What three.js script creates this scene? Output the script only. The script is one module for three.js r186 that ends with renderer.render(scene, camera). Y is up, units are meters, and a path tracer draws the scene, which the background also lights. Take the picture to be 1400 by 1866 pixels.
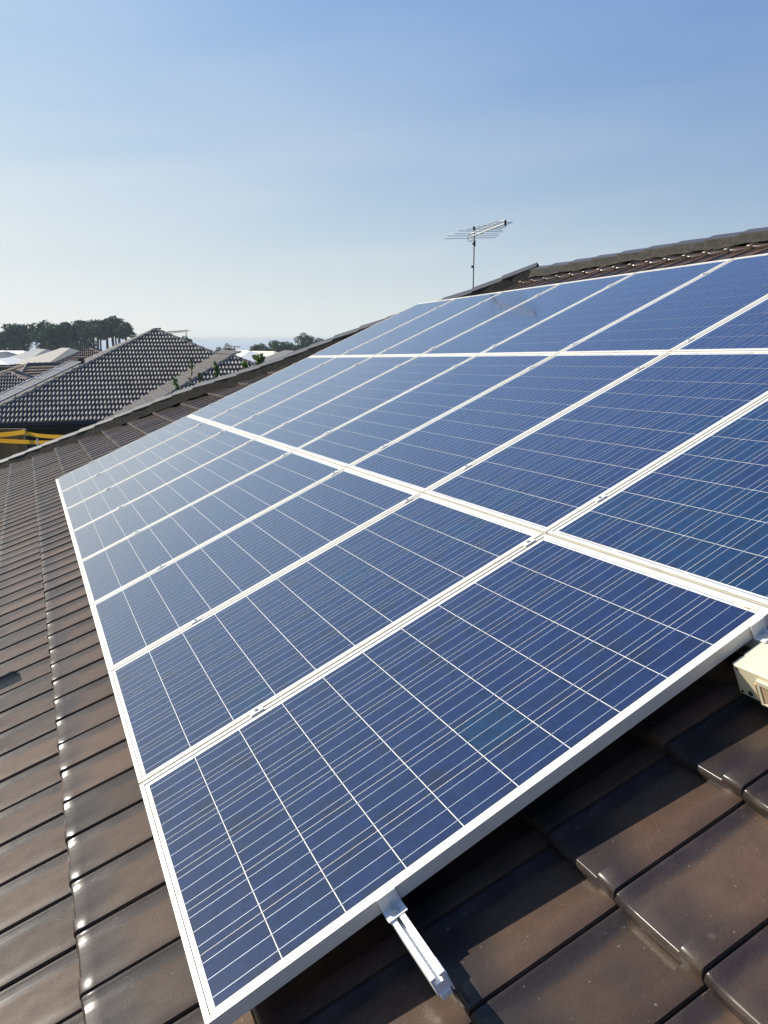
import * as THREE from 'three';
import { mergeGeometries, toCreasedNormals } from 'three/addons/utils/BufferGeometryUtils.js';

// ------------------------------------------------------------------ camera, sky, sun, exposure
const scene = new THREE.Scene();
const EYE = new THREE.Vector3(0, 5.6, 0), PITCH = THREE.MathUtils.degToRad(12.0828), FOC = 1455.154;   // focal length in photo pixels
const camera = new THREE.PerspectiveCamera(65.3335, 0.75, 0.05, 40000);
camera.position.copy(EYE); camera.rotation.x = -PITCH;
scene.add(camera);
const EXPO = 1.5;                                          // the photograph is exposed for a hard bright sun against a modest sky
const SUN = new THREE.Vector3(-0.7767, 0.5583, -0.2917).normalize();
const vnoise = (() => {                                   // seeded value noise
  const h = (x, y, z) => { let n = Math.imul(x, 374761393) + Math.imul(y, 668265263) + Math.imul(z, 2147483647 ^ 974634777); n = Math.imul(n ^ (n >>> 13), 1274126177); return ((n ^ (n >>> 16)) >>> 0) / 4294967296; };
  const s = (t) => t * t * (3 - 2 * t);
  return (x, y, z = 0) => {
    const X = Math.floor(x), Y = Math.floor(y), Z = Math.floor(z), a = s(x - X), b = s(y - Y), c = s(z - Z);
    const l = (p, q, t) => p + (q - p) * t;
    const f = (k) => l(l(h(X, Y, k), h(X + 1, Y, k), a), l(h(X, Y + 1, k), h(X + 1, Y + 1, k), a), b);
    return l(f(Z), f(Z + 1), c);
  };
})();
const fbm = (x, y, z = 0, o = 4) => { let v = 0, a = 0.5; for (let i = 0; i < o; i++) { v += a * vnoise(x, y, z + i * 7.3); x *= 2.03; y *= 2.03; z *= 2.03; a *= 0.5; } return v / (1 - Math.pow(0.5, o)); };
{
  const w = 1024, h = 512, data = new Float32Array(w * h * 4), d = new THREE.Vector3();
  const K = [[-4.2659, 2.95, 4.2724, 0.95], [-3.2405, 2.25, 3.8006, 0.95], [-1.5606, 0.768, 3.2386, 0.92]];
  for (let j = 0; j < h; j++) for (let i = 0; i < w; i++) {
    const lat = ((j + 0.5) / h - 0.5) * Math.PI, lon = ((i + 0.5) / w - 0.5) * 2 * Math.PI;
    d.set(Math.cos(lat) * Math.cos(lon), Math.sin(lat), Math.cos(lat) * Math.sin(lon));
    const e = Math.max(0, lat) * 180 / Math.PI, g = Math.acos(THREE.MathUtils.clamp(d.dot(SUN), -1, 1)) * 180 / Math.PI;
    const veil = Math.max(0, fbm(d.x * 2.2 + d.y * 5, d.y * 16 - d.x * 2, d.z * 2.2, 4) - 0.46) * 0.7 * Math.min(1, e / 6) * Math.exp(-e / 40);
    for (let c = 0; c < 3; c++) {
      let tau = 1.07 * Math.exp(K[c][0] + K[c][1] * Math.exp(-e / 18) + K[c][2] * Math.exp(-g / 90));
      let L = K[c][3] * (1 - Math.exp(-tau * (1 + veil * [1.3, 0.8, 0.35][c]))) + [0.0, 0.006, 0.008][c];
      L += 1.3 * Math.exp(-g / 7) * [1, 0.96, 0.88][c];
      if (lat < 0) L *= Math.exp(lat * 6) * 0.9 + 0.1;
      data[(j * w + i) * 4 + c] = L / EXPO;
    }
    data[(j * w + i) * 4 + 3] = 1;
  }
  const sky = new THREE.DataTexture(data, w, h, THREE.RGBAFormat, THREE.FloatType);
  sky.mapping = THREE.EquirectangularReflectionMapping; sky.magFilter = sky.minFilter = THREE.LinearFilter; sky.wrapS = THREE.RepeatWrapping; sky.needsUpdate = true;
  scene.background = sky; scene.environment = sky;
}
const sun = new THREE.DirectionalLight(new THREE.Color().setRGB(1, 0.93, 0.82), 5.0);
sun.position.copy(SUN).multiplyScalar(60).add(new THREE.Vector3(0, 4, -6)); sun.target.position.set(0, 4, -6);
sun.castShadow = true; sun.shadow.mapSize.set(4096, 4096);
Object.assign(sun.shadow.camera, { left: -30, right: 30, top: 30, bottom: -30, near: 1, far: 140 });
scene.add(sun, sun.target);
const renderer = new THREE.WebGLRenderer({ antialias: true });
renderer.toneMapping = THREE.LinearToneMapping; renderer.toneMappingExposure = EXPO;
renderer.shadowMap.enabled = true; renderer.setSize(768, 1024);
scene.fog = new THREE.FogExp2(new THREE.Color().setRGB(0.55, 0.62, 0.67), 0.0004);

// ------------------------------------------------------------------ helpers
let seed = 12345;
const rnd = () => { seed = (seed + 0x6d2b79f5) | 0; let t = Math.imul(seed ^ (seed >>> 15), 1 | seed); t = (t + Math.imul(t ^ (t >>> 7), 61 | t)) ^ t; return ((t ^ (t >>> 14)) >>> 0) / 4294967296; };
const rr = (a, b) => a + (b - a) * rnd();
const V = (x, y, z) => new THREE.Vector3(x, y, z);
const used = {};
function numbered(n) { const k = (used[n] = (used[n] ?? -1) + 1); return k ? `${n}_${String(k).padStart(3, '0')}` : n; }
function tag(o, label, category, group, kind) { if (label) o.userData.label = label; if (category) o.userData.category = category; if (group) o.userData.group = group; if (kind) o.userData.kind = kind; return o; }
function shade(o) { o.traverse((c) => { if (c.isMesh) { c.castShadow = true; c.receiveShadow = true; } }); return o; }
function thing(name, label, category, group) { const o = new THREE.Group(); o.name = numbered(name); scene.add(o); return tag(o, label, category, group); }
function part(parent, name, geo, mat, label) { const m = new THREE.Mesh(geo, mat); m.name = numbered(name); parent.add(m); m.castShadow = m.receiveShadow = true; if (label) m.userData.label = label; return m; }
function box(x0, x1, y0, y1, z0, z1) { const g = new THREE.BoxGeometry(x1 - x0, y1 - y0, z1 - z0); g.translate((x0 + x1) / 2, (y0 + y1) / 2, (z0 + z1) / 2); return g; }
function clean(gs) { return gs.map((g) => { let q = g.index ? g.toNonIndexed() : g; for (const k of Object.keys(q.attributes)) if (!['position', 'normal', 'uv'].includes(k)) q.deleteAttribute(k); if (!q.attributes.normal) q.computeVertexNormals(); if (!q.attributes.uv) q.setAttribute('uv', new THREE.BufferAttribute(new Float32Array(q.attributes.position.count * 2), 2)); return q; }); }
const merge = (gs) => mergeGeometries(clean(gs));
function rod(a, b, r0, r1 = r0, n = 8) { const d = b.clone().sub(a), g = new THREE.CylinderGeometry(r1, r0, d.length(), n); g.translate(0, d.length() / 2, 0); g.applyQuaternion(new THREE.Quaternion().setFromUnitVectors(V(0, 1, 0), d.normalize())); g.translate(a.x, a.y, a.z); return g; }
const CUP = V(0, Math.cos(PITCH), -Math.sin(PITCH)), CFW = V(0, -Math.sin(PITCH), -Math.cos(PITCH));
function rayPx(px, py) { return V(1, 0, 0).multiplyScalar((px - 700) / FOC).addScaledVector(CUP, -(py - 933) / FOC).add(CFW); }   // through a photo pixel
function at(px, py, dist) { const r = rayPx(px, py); return EYE.clone().addScaledVector(r, dist / -r.z); }   // at a horizontal distance ahead
function toPx(P) { const d = P.clone().sub(EYE), z = d.dot(CFW); return [700 + FOC * d.x / z, 933 - FOC * d.dot(CUP) / z, z]; }
const lin = (r, g, b) => new THREE.Color().setRGB(r, g, b);
const std = (c, rough = 0.8, extra = {}) => new THREE.MeshStandardMaterial({ color: c, roughness: rough, side: THREE.DoubleSide, ...extra });
function tex(w, h, f, srgb = true, rep) {                 // f(x01, y01) -> [r, g, b] in 0..1 (sRGB when srgb)
  const d = new Uint8Array(w * h * 4);
  for (let j = 0; j < h; j++) for (let i = 0; i < w; i++) { const c = f((i + 0.5) / w, (j + 0.5) / h); for (let k = 0; k < 3; k++) d[(j * w + i) * 4 + k] = Math.max(0, Math.min(255, c[k] * 255)); d[(j * w + i) * 4 + 3] = 255; }
  const t = new THREE.DataTexture(d, w, h); t.magFilter = THREE.LinearFilter; t.minFilter = THREE.LinearFilter; t.wrapS = t.wrapT = THREE.RepeatWrapping; if (srgb) t.colorSpace = THREE.SRGBColorSpace; if (rep) t.repeat.set(rep, rep); t.needsUpdate = true; return t;
}
const s8 = (l) => (l <= 0.0031308 ? l * 12.92 : 1.055 * Math.pow(l, 1 / 2.4) - 0.055);
const mixc = (a, b, t) => a.map((v, i) => v + (b[i] - v) * t);
const sm = (a, b, x) => { const t = Math.max(0, Math.min(1, (x - a) / (b - a))); return t * t * (3 - 2 * t); };
// clip a non-indexed geometry by the half space n.p <= k
function clipGeo(g, n, k) {
  const p = g.attributes.position, q = g.attributes.normal, u = g.attributes.uv, P = [], N = [], U = [];
  for (let t = 0; t < p.count; t += 3) {
    let poly = [0, 1, 2].map((i) => [p.getX(t + i), p.getY(t + i), p.getZ(t + i), q.getX(t + i), q.getY(t + i), q.getZ(t + i), u.getX(t + i), u.getY(t + i)]);
    const out = [], s = poly.map((a) => n.x * a[0] + n.y * a[1] + n.z * a[2] - k);
    for (let i = 0; i < 3; i++) {
      const j = (i + 1) % 3;
      if (s[i] <= 0) out.push(poly[i]);
      if ((s[i] < 0) !== (s[j] < 0) && s[i] !== s[j]) { const f = s[i] / (s[i] - s[j]); out.push(poly[i].map((v, m) => v + (poly[j][m] - v) * f)); }
    }
    for (let i = 1; i + 1 < out.length; i++) for (const a of [out[0], out[i], out[i + 1]]) { P.push(a[0], a[1], a[2]); N.push(a[3], a[4], a[5]); U.push(a[6], a[7]); }
  }
  const o = new THREE.BufferGeometry(); o.setAttribute('position', new THREE.Float32BufferAttribute(P, 3)); o.setAttribute('normal', new THREE.Float32BufferAttribute(N, 3)); o.setAttribute('uv', new THREE.Float32BufferAttribute(U, 2)); return o;
}
// swept grid: rows[i][j] = Vector3, creased normals, uv from (i, j) lengths
function gridGeo(rows, uvf, crease = 0.7) {
  const P = [], U = [], I = [], nj = rows[0].length;
  rows.forEach((r, i) => r.forEach((v, j) => { P.push(v.x, v.y, v.z); U.push(...uvf(v, i, j)); }));
  for (let i = 0; i + 1 < rows.length; i++) for (let j = 0; j + 1 < nj; j++) { const a = i * nj + j, b = a + 1, c = a + nj, d = c + 1; I.push(a, c, b, b, c, d); }
  const g = new THREE.BufferGeometry(); g.setAttribute('position', new THREE.Float32BufferAttribute(P, 3)); g.setAttribute('uv', new THREE.Float32BufferAttribute(U, 2)); g.setIndex(I);
  return toCreasedNormals(g, crease);
}
function polyGeo(pts) {                                   // flat convex polygon
  const P = [], U = []; const n = pts[1].clone().sub(pts[0]).cross(pts[2].clone().sub(pts[0])).normalize(), e = pts[1].clone().sub(pts[0]).normalize(), f = n.clone().cross(e);
  for (let i = 1; i + 1 < pts.length; i++) for (const v of [pts[0], pts[i], pts[i + 1]]) { P.push(v.x, v.y, v.z); U.push(v.clone().sub(pts[0]).dot(e), v.clone().sub(pts[0]).dot(f)); }
  const g = new THREE.BufferGeometry(); g.setAttribute('position', new THREE.Float32BufferAttribute(P, 3)); g.setAttribute('uv', new THREE.Float32BufferAttribute(U, 2)); g.computeVertexNormals(); return g;
}

// ------------------------------------------------------------------ the ground and the sea
const groundY = (x, z) => { const d = Math.hypot(x, z); return -17.5 * sm(20, 430, d) + (d > 20 ? 0.5 * (vnoise(x * 0.03, z * 0.03) - 0.5) : 0); };
{
  const R = [0, 6, 12, 20, 30, 45, 65, 90, 120, 160, 210, 260, 310, 360, 400, 430, 470], n = 64, P = [], U = [], I = [];
  R.forEach((r) => { for (let k = 0; k <= n; k++) { const a = k / n * 2 * Math.PI, x = r * Math.cos(a), z = r * Math.sin(a); P.push(x, groundY(x, z), z); U.push(x, z); } });
  for (let i = 0; i + 1 < R.length; i++) for (let k = 0; k < n; k++) { const a = i * (n + 1) + k, b = a + 1, c = a + n + 1, d = c + 1; I.push(a, b, c, b, d, c); }
  const g = new THREE.BufferGeometry(); g.setAttribute('position', new THREE.Float32BufferAttribute(P, 3)); g.setAttribute('uv', new THREE.Float32BufferAttribute(U, 2)); g.setIndex(I); g.computeVertexNormals();
  const t = tex(256, 256, (x, y) => { const a = fbm(x * 16, y * 16, 3), b = fbm(x * 5, y * 5, 9); return mixc([0.2, 0.27, 0.13], [0.42, 0.39, 0.28], sm(0.35, 0.65, 0.6 * a + 0.4 * b)); }); t.repeat.set(0.05, 0.05);
  const m = new THREE.Mesh(g, new THREE.MeshStandardMaterial({ map: t, roughness: 1 })); m.name = 'ground'; m.receiveShadow = true; scene.add(tag(m, null, null, null, 'structure'));
  const far = new THREE.CircleGeometry(30000, 96); far.rotateX(-Math.PI / 2); far.translate(0, -17, 0);
  const sea = new THREE.Mesh(far, new THREE.MeshStandardMaterial({ color: lin(0.27, 0.31, 0.32), roughness: 0.3 })); sea.name = 'sea'; sea.receiveShadow = true; scene.add(tag(sea, null, null, null, 'structure'));
}

// ------------------------------------------------------------------ the near roof: frame u (up the slope), v (along it), n (out of it)
const AU = V(0.83305, 0.40237, -0.37964), AV = V(-0.40613, -0.02115, -0.91357), AN = V(-0.37562, 0.91523, 0.1458), OO = V(-0.3621, 4.2517, -1.3598);
const ROOF = new THREE.Matrix4().makeBasis(AU, AV, AN).setPosition(OO), ROOFI = ROOF.clone().invert();
const W3 = (u, v, n) => V(u, v, n).applyMatrix4(ROOF);
function onRoof(o, u, v, n) { o.quaternion.setFromRotationMatrix(ROOF); o.position.copy(W3(u, v, n)); return o; }
const TG = 0.379, TW = 0.2415, TH = -0.143, TSTEP = 0.036, U0 = -0.311, V0 = 0.475;     // tile gauge, cover width, top of front, step
// hip fold: apex and line in (u, v)
const HA = [6.09, 6.98], HS = -0.98;                       // v = HA[1] + HS * (u - HA[0])
const hipV = (u) => HA[1] + HS * (u - HA[0]);
const RIDGE_U = 6.06;

// tile materials: brown glaze, flashed darker in patches, darker at front and joint edges, specks and chips
function tileTex(k) {
  const spots = []; for (let i = 0; i < 26; i++) spots.push([rr(0.01, 0.225), rr(0.01, 0.37), rr(0.0006, i < 4 ? 0.0022 : 0.0012), rr(0.5, 0.68), rr(0.5, 2.5), rr(0, 3.14)]);
  return tex(384, 640, (x, y) => {
    const u = y * 0.45, v = x * 0.25, big = fbm(v * 9 + k * 17, u * 7 + k * 5, k, 3), mid = fbm(v * 40 + k * 3, u * 25, k + 4, 4), fine = vnoise(v * 900, u * 900, k);
    let c = mixc([0.37, 0.298, 0.245], [0.45, 0.365, 0.30], mid);
    const edge = Math.max((1 - sm(0.03, 0.2, u)) * (k % 2 ? 0.75 : 0.95), sm(0.175, 0.222, v) * 1.25, 0.35 * (1 - sm(0.0, 0.05, v))), flash = sm(0.3, 0.72, big * (k % 2 ? 0.36 : 0.5) + 0.42 * edge + 0.16 * (mid - 0.3));  // darker towards the front and the side joints, plus random patches
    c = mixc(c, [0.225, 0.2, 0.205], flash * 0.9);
    const dust = sm(0.5, 0.8, fbm(v * 25, u * 14 + k, k + 20, 4)); c = mixc(c, [0.42, 0.365, 0.32], dust * 0.3);
    c = mixc(c, [0.42, 0.31, 0.24], sm(0.62, 0.8, fbm(v * 60, u * 60, k + 40, 3)) * sm(0.32, 0.37, u) * 0.45);        // rust-coloured dirt by the overlap
    { const g = 1 + 0.16 * (vnoise(v * 1400, u * 1400, k) - 0.5) + 0.1 * (vnoise(v * 420, u * 420, k + 2) - 0.5); c = c.map((q) => q * g); } if (fine > 0.95) c = mixc(c, [0.55, 0.52, 0.49], 0.6 * vnoise(v * 300, u * 300, 8));
    const fl2 = vnoise(v * 700, u * 700, k + 31); if (flash > 0.3 && fl2 > 0.72) c = mixc(c, [0.36, 0.31, 0.28], (fl2 - 0.72) * 2 * flash);      // grain showing through the darker tone
    for (const [sv, su, sr, sb, el, an] of spots) { const dv = v - sv, du = u - su, a = dv * Math.cos(an) + du * Math.sin(an), b = -dv * Math.sin(an) + du * Math.cos(an); if (a * a / (el * el) + b * b < sr * sr) c = [sb, sb * 0.95, sb * 0.89]; }
    if (k % 2) { const chip = Math.hypot((v - 0.03 - 0.008 * (k > 1)) / 0.007, (u - 0.05 - 0.02 * (k > 1)) / 0.009) + 0.9 * (vnoise(v * 260, u * 260, k) - 0.3); if (chip < 1) c = mixc(c, [0.44, 0.40, 0.375], 0.6); }
    return c;
  });
}
const tileBump = tex(256, 384, (x, y) => { const v = 0.5 + 0.2 * (fbm(x * 9, y * 15, 2, 3) - 0.5) + 0.3 * (vnoise(x * 110, y * 170, 6) - 0.5) + 0.45 * (vnoise(x * 256, y * 384, 5) - 0.5); return [v, v, v]; }, false);
const tileRough = tex(128, 192, (x, y) => { const v = 0.42 + 0.3 * fbm(x * 7, y * 9, 12, 4); return [v, v, v]; }, false);
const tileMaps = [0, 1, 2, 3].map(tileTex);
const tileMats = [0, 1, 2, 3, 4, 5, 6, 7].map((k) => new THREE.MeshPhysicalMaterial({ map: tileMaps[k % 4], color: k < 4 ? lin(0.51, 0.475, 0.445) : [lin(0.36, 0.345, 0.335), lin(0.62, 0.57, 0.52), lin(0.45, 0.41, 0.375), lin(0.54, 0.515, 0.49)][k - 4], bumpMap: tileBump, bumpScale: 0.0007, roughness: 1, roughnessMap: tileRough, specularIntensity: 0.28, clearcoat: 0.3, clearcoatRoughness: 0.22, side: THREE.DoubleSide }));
// one interlocking tile: raised lap strip at the low-v side, flat pan, side rolling up to a rib, bull-nosed front
const tileProfile = (fineness) => {
  const p = [[0.0005, -0.016], [0.0005, 0.0148], [0.0016, 0.0172], [0.0045, 0.0184], [0.054, 0.0180]];
  const m = fineness ? 4 : 2, n = fineness ? 8 : 4;
  for (let i = 1; i <= m; i++) { const t = i / m; p.push([0.054 + 0.008 * t, 0.0180 * (1 - t * t * (3 - 2 * t))]); }
  for (let i = 0; i <= n; i++) { const t = i / n; p.push([0.172 + 0.0545 * t, 0.0100 * Math.pow(t, 2.2)]); }
  p.push([0.2285, 0.0102], [0.2308, 0.0092], [0.232, 0.006], [0.2323, -0.016]);
  if (!fineness) return p.filter((_, i) => i !== 2);
  return p;
};
function tileGeo(fineness) {
  const prof = tileProfile(fineness).map(([v, h]) => [v * 1.031, h]), r = 0.0145, st = [];
  st.push([0.435, -TSTEP * 0.435 / TG, 1], [0.2, -TSTEP * 0.2 / TG, 1], [0.05, -TSTEP * 0.05 / TG, 1]);
  const k = fineness ? 6 : 3;
  for (let i = 0; i <= k; i++) { const a = i / k * Math.PI / 2 * 0.94; st.push([r * (1 - Math.sin(a)), -r * (1 - Math.cos(a)) - TSTEP * r * (1 - Math.sin(a)) / TG, 1 - 0.35 * i / k]); }
  st.push([0.003, -0.040, 0.1]);
  const rows = st.map(([u, n, f]) => prof.map(([v, h]) => V(u, v, n + h * f)));
  return gridGeo(rows, (p) => [p.y / 0.25, p.x / 0.45], 0.62);
}
const TILE_HI = tileGeo(true), TILE_LO = tileGeo(false);

const house = thing('tiled_house', 'house whose brown glazed tile roof fills the foreground under the solar array', 'house');
house.applyMatrix4(ROOF);
let roof;
{
  // deck below the tiles: front slope, hip end, back slope, as one closed sheet
  const n0 = -0.245, uE = -1.75, A = V(RIDGE_U, HA[1], n0), B = V(RIDGE_U, -7, n0), H = V(uE, hipV(uE), n0), C = V(uE, -7, n0);
  const upL = V(0, 1, 0).transformDirection(ROOFI), uh = V(1, 0, 0).addScaledVector(upL, -upL.x).normalize();       // horizontal, up the slope
  const mir = (p) => p.clone().addScaledVector(uh, -2 * p.clone().sub(A).dot(uh));
  const gs = [polyGeo([C, B, A, H]), polyGeo([H, A, mir(H)]), polyGeo([mir(C), mir(H), A, B])];
  roof = part(house, 'roof', merge(gs), std(lin(0.02, 0.018, 0.017), 0.9));
  // walls under the eaves
  const dn = (p) => p.clone().addScaledVector(upL, -2.9), ring = [C, H, mir(H), mir(C)], wl = [];
  const cen = ring.reduce((a, p) => a.add(p), V(0, 0, 0)).multiplyScalar(0.25);
  const ins = ring.map((p) => p.clone().addScaledVector(p.clone().sub(cen).normalize(), -0.9).addScaledVector(upL, 0.1));
  for (let i = 0; i < 4; i++) { const a = ins[i], b = ins[(i + 1) % 4]; wl.push(polyGeo([a, b, dn(b), dn(a)])); }
  part(house, 'wall', merge(wl), std(lin(0.2, 0.12, 0.08), 0.9));

  // tiles
  const list = [], hn = V(-HS, 1, 0).normalize(), hk = hn.dot(V(HA[0], HA[1], 0));
  for (let j = -4; j < 18; j++) for (let k = -30; k < 62; k++) {
    const u = U0 + TG * j, v = V0 + TW * k;
    if (u < uE - 0.01 || v < -6.8) continue;
    const cs = [[u, v], [u + 0.43, v], [u, v + TW], [u + 0.43, v + TW]].map(([a, b]) => [hn.dot(V(a, b, 0)) - hk, a - RIDGE_U]);
    if (cs.every((c) => c[0] > -0.01) || cs.every((c) => c[1] > -0.01)) continue;
    const clip = cs.some((c) => c[0] > -0.01), top = cs.some((c) => c[1] > -0.02);
    const px = toPx(W3(u + 0.18, v + 0.12, TH)), covered = u > 0.02 && u < 4.6 && v > 0.12 && v < 7.95;
    const seen = px[2] > 0.3 && px[0] > -60 && px[0] < 1460 && px[1] > 350 && px[1] < 1950 && !covered;
    list.push({ u, v, clip, top, seen, d: px[2], j, k });
  }
  list.sort((a, b) => (b.seen - a.seen) || (a.d - b.d));
  const rest = tileMats.map(() => []), restGeo = [];
  list.forEach((t, i) => {
    const w = vnoise(t.j * 3.7 + 50, t.k * 2.9 + 50, 3), dn = 0.004 * (vnoise(t.j * 5.1, t.k * 4.3, 9) - 0.5), ry = 0.012 * (vnoise(t.j * 6.3, t.k * 7.7, 2) - 0.5);
    const M = new THREE.Matrix4().makeRotationFromEuler(new THREE.Euler(ry * 1.2, ry, ry * 0.7)).setPosition(t.u + 0.004 * (w - 0.5), t.v, TH + dn);
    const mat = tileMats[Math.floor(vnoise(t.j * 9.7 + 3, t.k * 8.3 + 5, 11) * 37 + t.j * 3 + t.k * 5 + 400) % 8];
    const hi = t.d < 5;
    if (t.clip || t.top) {
      let g = (hi ? TILE_HI : TILE_LO).clone().applyMatrix4(M);
      if (t.clip) g = clipGeo(g, hn, hk - 0.01); if (t.top) g = clipGeo(g, V(1, 0, 0), RIDGE_U - 0.02);
      if (!g.attributes.position.count) return;
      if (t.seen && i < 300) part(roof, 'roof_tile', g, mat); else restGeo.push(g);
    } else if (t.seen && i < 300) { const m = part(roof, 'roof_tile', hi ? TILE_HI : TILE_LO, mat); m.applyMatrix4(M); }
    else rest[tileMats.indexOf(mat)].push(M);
  });
  if (restGeo.length) tag(part(roof, 'roof_tiles', merge(restGeo), tileMats[1]), null, null, null, 'stuff');
  rest.forEach((ms, q) => { if (!ms.length) return; const im = new THREE.InstancedMesh(TILE_LO, tileMats[q], ms.length); ms.forEach((m, i) => im.setMatrixAt(i, m)); im.name = numbered('roof_tiles'); im.castShadow = im.receiveShadow = true; roof.add(tag(im, null, null, null, 'stuff')); });

  // hip and ridge: bedding mortar and angular caps along paths measured on the photo
  const upHip = V(0, 1, 0).transformDirection(ROOFI);
  const nH = hn.clone();                                                  // plane through the hip, containing world up
  const hdir = V(1, HS, 0).normalize(), pn = hdir.clone().cross(upHip).normalize();
  const hipAt = (x, y) => { const o = EYE.clone().applyMatrix4(ROOFI), d = rayPx(x, y).transformDirection(ROOFI), A0 = V(HA[0], HA[1], 0); return o.addScaledVector(d, A0.sub(o).dot(pn) / d.dot(pn)); };
  const hipPath = [[-60, 864], [0, 840], [178, 771], [286, 728], [357, 701], [428, 679.5], [500, 655], [640, 602], [810, 544], [862, 526], [972, 481]].map(([x, y]) => hipAt(x, y));
  console.log('hip n', hipPath.map((p) => p.toArray().map((a) => +a.toFixed(2)).join(',')).join(' | '));
  // smooth the path: keep the ends, fit the offset out of the roof softly
  const capMat = new THREE.MeshPhysicalMaterial({ map: tex(128, 256, (x, y) => mixc([0.25, 0.237, 0.232], [0.35, 0.333, 0.32], fbm(x * 8, y * 12, 31, 4))), color: lin(0.6, 0.585, 0.57), bumpMap: tileBump, bumpScale: 0.001, roughness: 0.6, clearcoat: 0.3, clearcoatRoughness: 0.25, side: THREE.DoubleSide });
  const mortarMat = new THREE.MeshStandardMaterial({ color: lin(0.5, 0.48, 0.46), map: tex(256, 256, (x, y) => mixc([0.20, 0.19, 0.17], [0.315, 0.30, 0.265], sm(0.25, 0.8, fbm(x * 14, y * 14, 51, 5)))), bumpMap: tex(256, 256, (x, y) => { const v = fbm(x * 30, y * 30, 71, 4); return [v, v, v]; }, false), bumpScale: 0.0015, roughness: 0.95, side: THREE.DoubleSide });
  function capGeo(len, w, drop) {
    const pr = [[-w, -drop], [-0.5 * w, -drop * 0.42], [-0.16 * w, -drop * 0.09], [0, 0], [0.16 * w, -drop * 0.09], [0.5 * w, -drop * 0.42], [w, -drop]];
    const inner = pr.map(([x, y]) => [x * 0.97, y - 0.016]).reverse(), loop = [...pr, ...inner, pr[0]];
    const rows = [[0, 0.012], [0.004, 0.0145], [len, 0]].map(([t, l]) => loop.map(([x, y]) => V(t, x, y + l)));
    const g = gridGeo(rows, (p) => [p.y * 3, p.x * 3], 0.5), end = [];
    for (let i = 0; i < 6; i++) end.push(polyGeo([V(0, pr[i][0], pr[i][1] + 0.012), V(0, pr[i + 1][0], pr[i + 1][1] + 0.012), V(0, pr[i + 1][0] * 0.97, pr[i + 1][1]), V(0, pr[i][0] * 0.97, pr[i][1])]));
    return merge([g, ...end]);
  }
  function capLine(path, partName, w, drop, step, mortarDrop) {
    const cv = new THREE.CatmullRomCurve3(path, false, 'chordal'), L = cv.getLength(), n = Math.round(L / step);
    const base = capGeo(step + 0.05, w, drop);
    for (let i = 0; i < n; i++) {
      const a = cv.getPointAt(i / n), b = cv.getPointAt((i + 1) / n), t = b.clone().sub(a).normalize(), s = upHip.clone().cross(t).normalize(), up = t.clone().cross(s);
      const m = part(roof, partName, base, capMat); m.applyMatrix4(new THREE.Matrix4().makeBasis(t, s, up).setPosition(a)); m.rotateX(0.05 * (vnoise(i * 3.1, 4, 7) - 0.5)); m.rotateY(0.012 * (vnoise(i * 2.3, 9, 1) - 0.5));
    }
    const rows = []; for (let i = 0; i <= n * 4; i++) {
      const a = cv.getPointAt(i / n / 4), t = cv.getTangentAt(i / n / 4), s = upHip.clone().cross(t).normalize(), up = t.clone().cross(s), q = 0.012 * (vnoise(i * 0.9, 2, 5) - 0.5), q2 = 0.02 * (vnoise(i * 1.3, 8, 5) - 0.5);
      rows.push([[-w * 1.16 + q, -drop - mortarDrop + q2], [-w * 0.96 + q, -drop - 0.002], [-w * 0.5, -drop * 0.6], [w * 0.5, -drop * 0.6], [w * 0.96 + q, -drop - 0.002], [w * 1.16 + q, -drop - mortarDrop + q2]].map(([x, y]) => a.clone().addScaledVector(s, x).addScaledVector(up, y)));
    }
    part(roof, 'bedding_mortar', gridGeo(rows, (p, i, j) => [i * 0.2, j * 0.3], 0.6), mortarMat);
  }
  capLine(hipPath, 'hip_cap', 0.12, 0.06, 0.40, 0.13);
  const rA = hipAt(976, 488), rEnd = (x, y, u) => { const o = EYE.clone().applyMatrix4(ROOFI), d = rayPx(x, y).transformDirection(ROOFI); return o.addScaledVector(d, (u - o.x) / d.x); };
  const rB = rEnd(1200, 449, 6.03), rC = rEnd(1400, 415, 5.99);
  console.log('ridge', rA.toArray(), rB.toArray(), rC.toArray());
  capLine([rA, rB, rC, rC.clone().add(rC.clone().sub(rB).setLength(3))], 'ridge_cap', 0.115, 0.045, 0.40, 0.078);
}

// ------------------------------------------------------------------ solar panels
const PL = 1.65, PW = 1.0166, PU = 1.662, PV = 1.0268, PH = 0.035;
const alu = (c, r) => new THREE.MeshStandardMaterial({ color: c, roughness: r, metalness: 0.25, side: THREE.DoubleSide });
const frameMat = new THREE.MeshStandardMaterial({ map: tex(256, 256, (x, y) => { const v = 0.86 + 0.06 * (fbm(x * 3, y * 120, 4, 3) - 0.5) - 0.12 * sm(0.6, 0.85, fbm(x * 9, y * 9, 7, 4)); return [v, v * 0.975, v * 0.91]; }), roughness: 0.5, metalness: 0.25, side: THREE.DoubleSide });
const backMat = new THREE.MeshPhysicalMaterial({ map: tex(256, 256, (x, y) => { const d = sm(0.5, 0.85, fbm(x * 6, y * 14, 8, 4)); return mixc([0.9, 0.895, 0.86], [0.78, 0.70, 0.58], Math.min(1, d * 0.5 + 0.55 * sm(0.965, 1.0, 1 - x) * fbm(3, y * 9, 5, 3))); }), roughness: 0.6, clearcoat: 1, clearcoatRoughness: 0.06 });
const busMat = new THREE.MeshPhysicalMaterial({ color: lin(0.36, 0.40, 0.46), roughness: 0.5, metalness: 0.2, clearcoat: 1, clearcoatRoughness: 0.06 });
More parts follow.
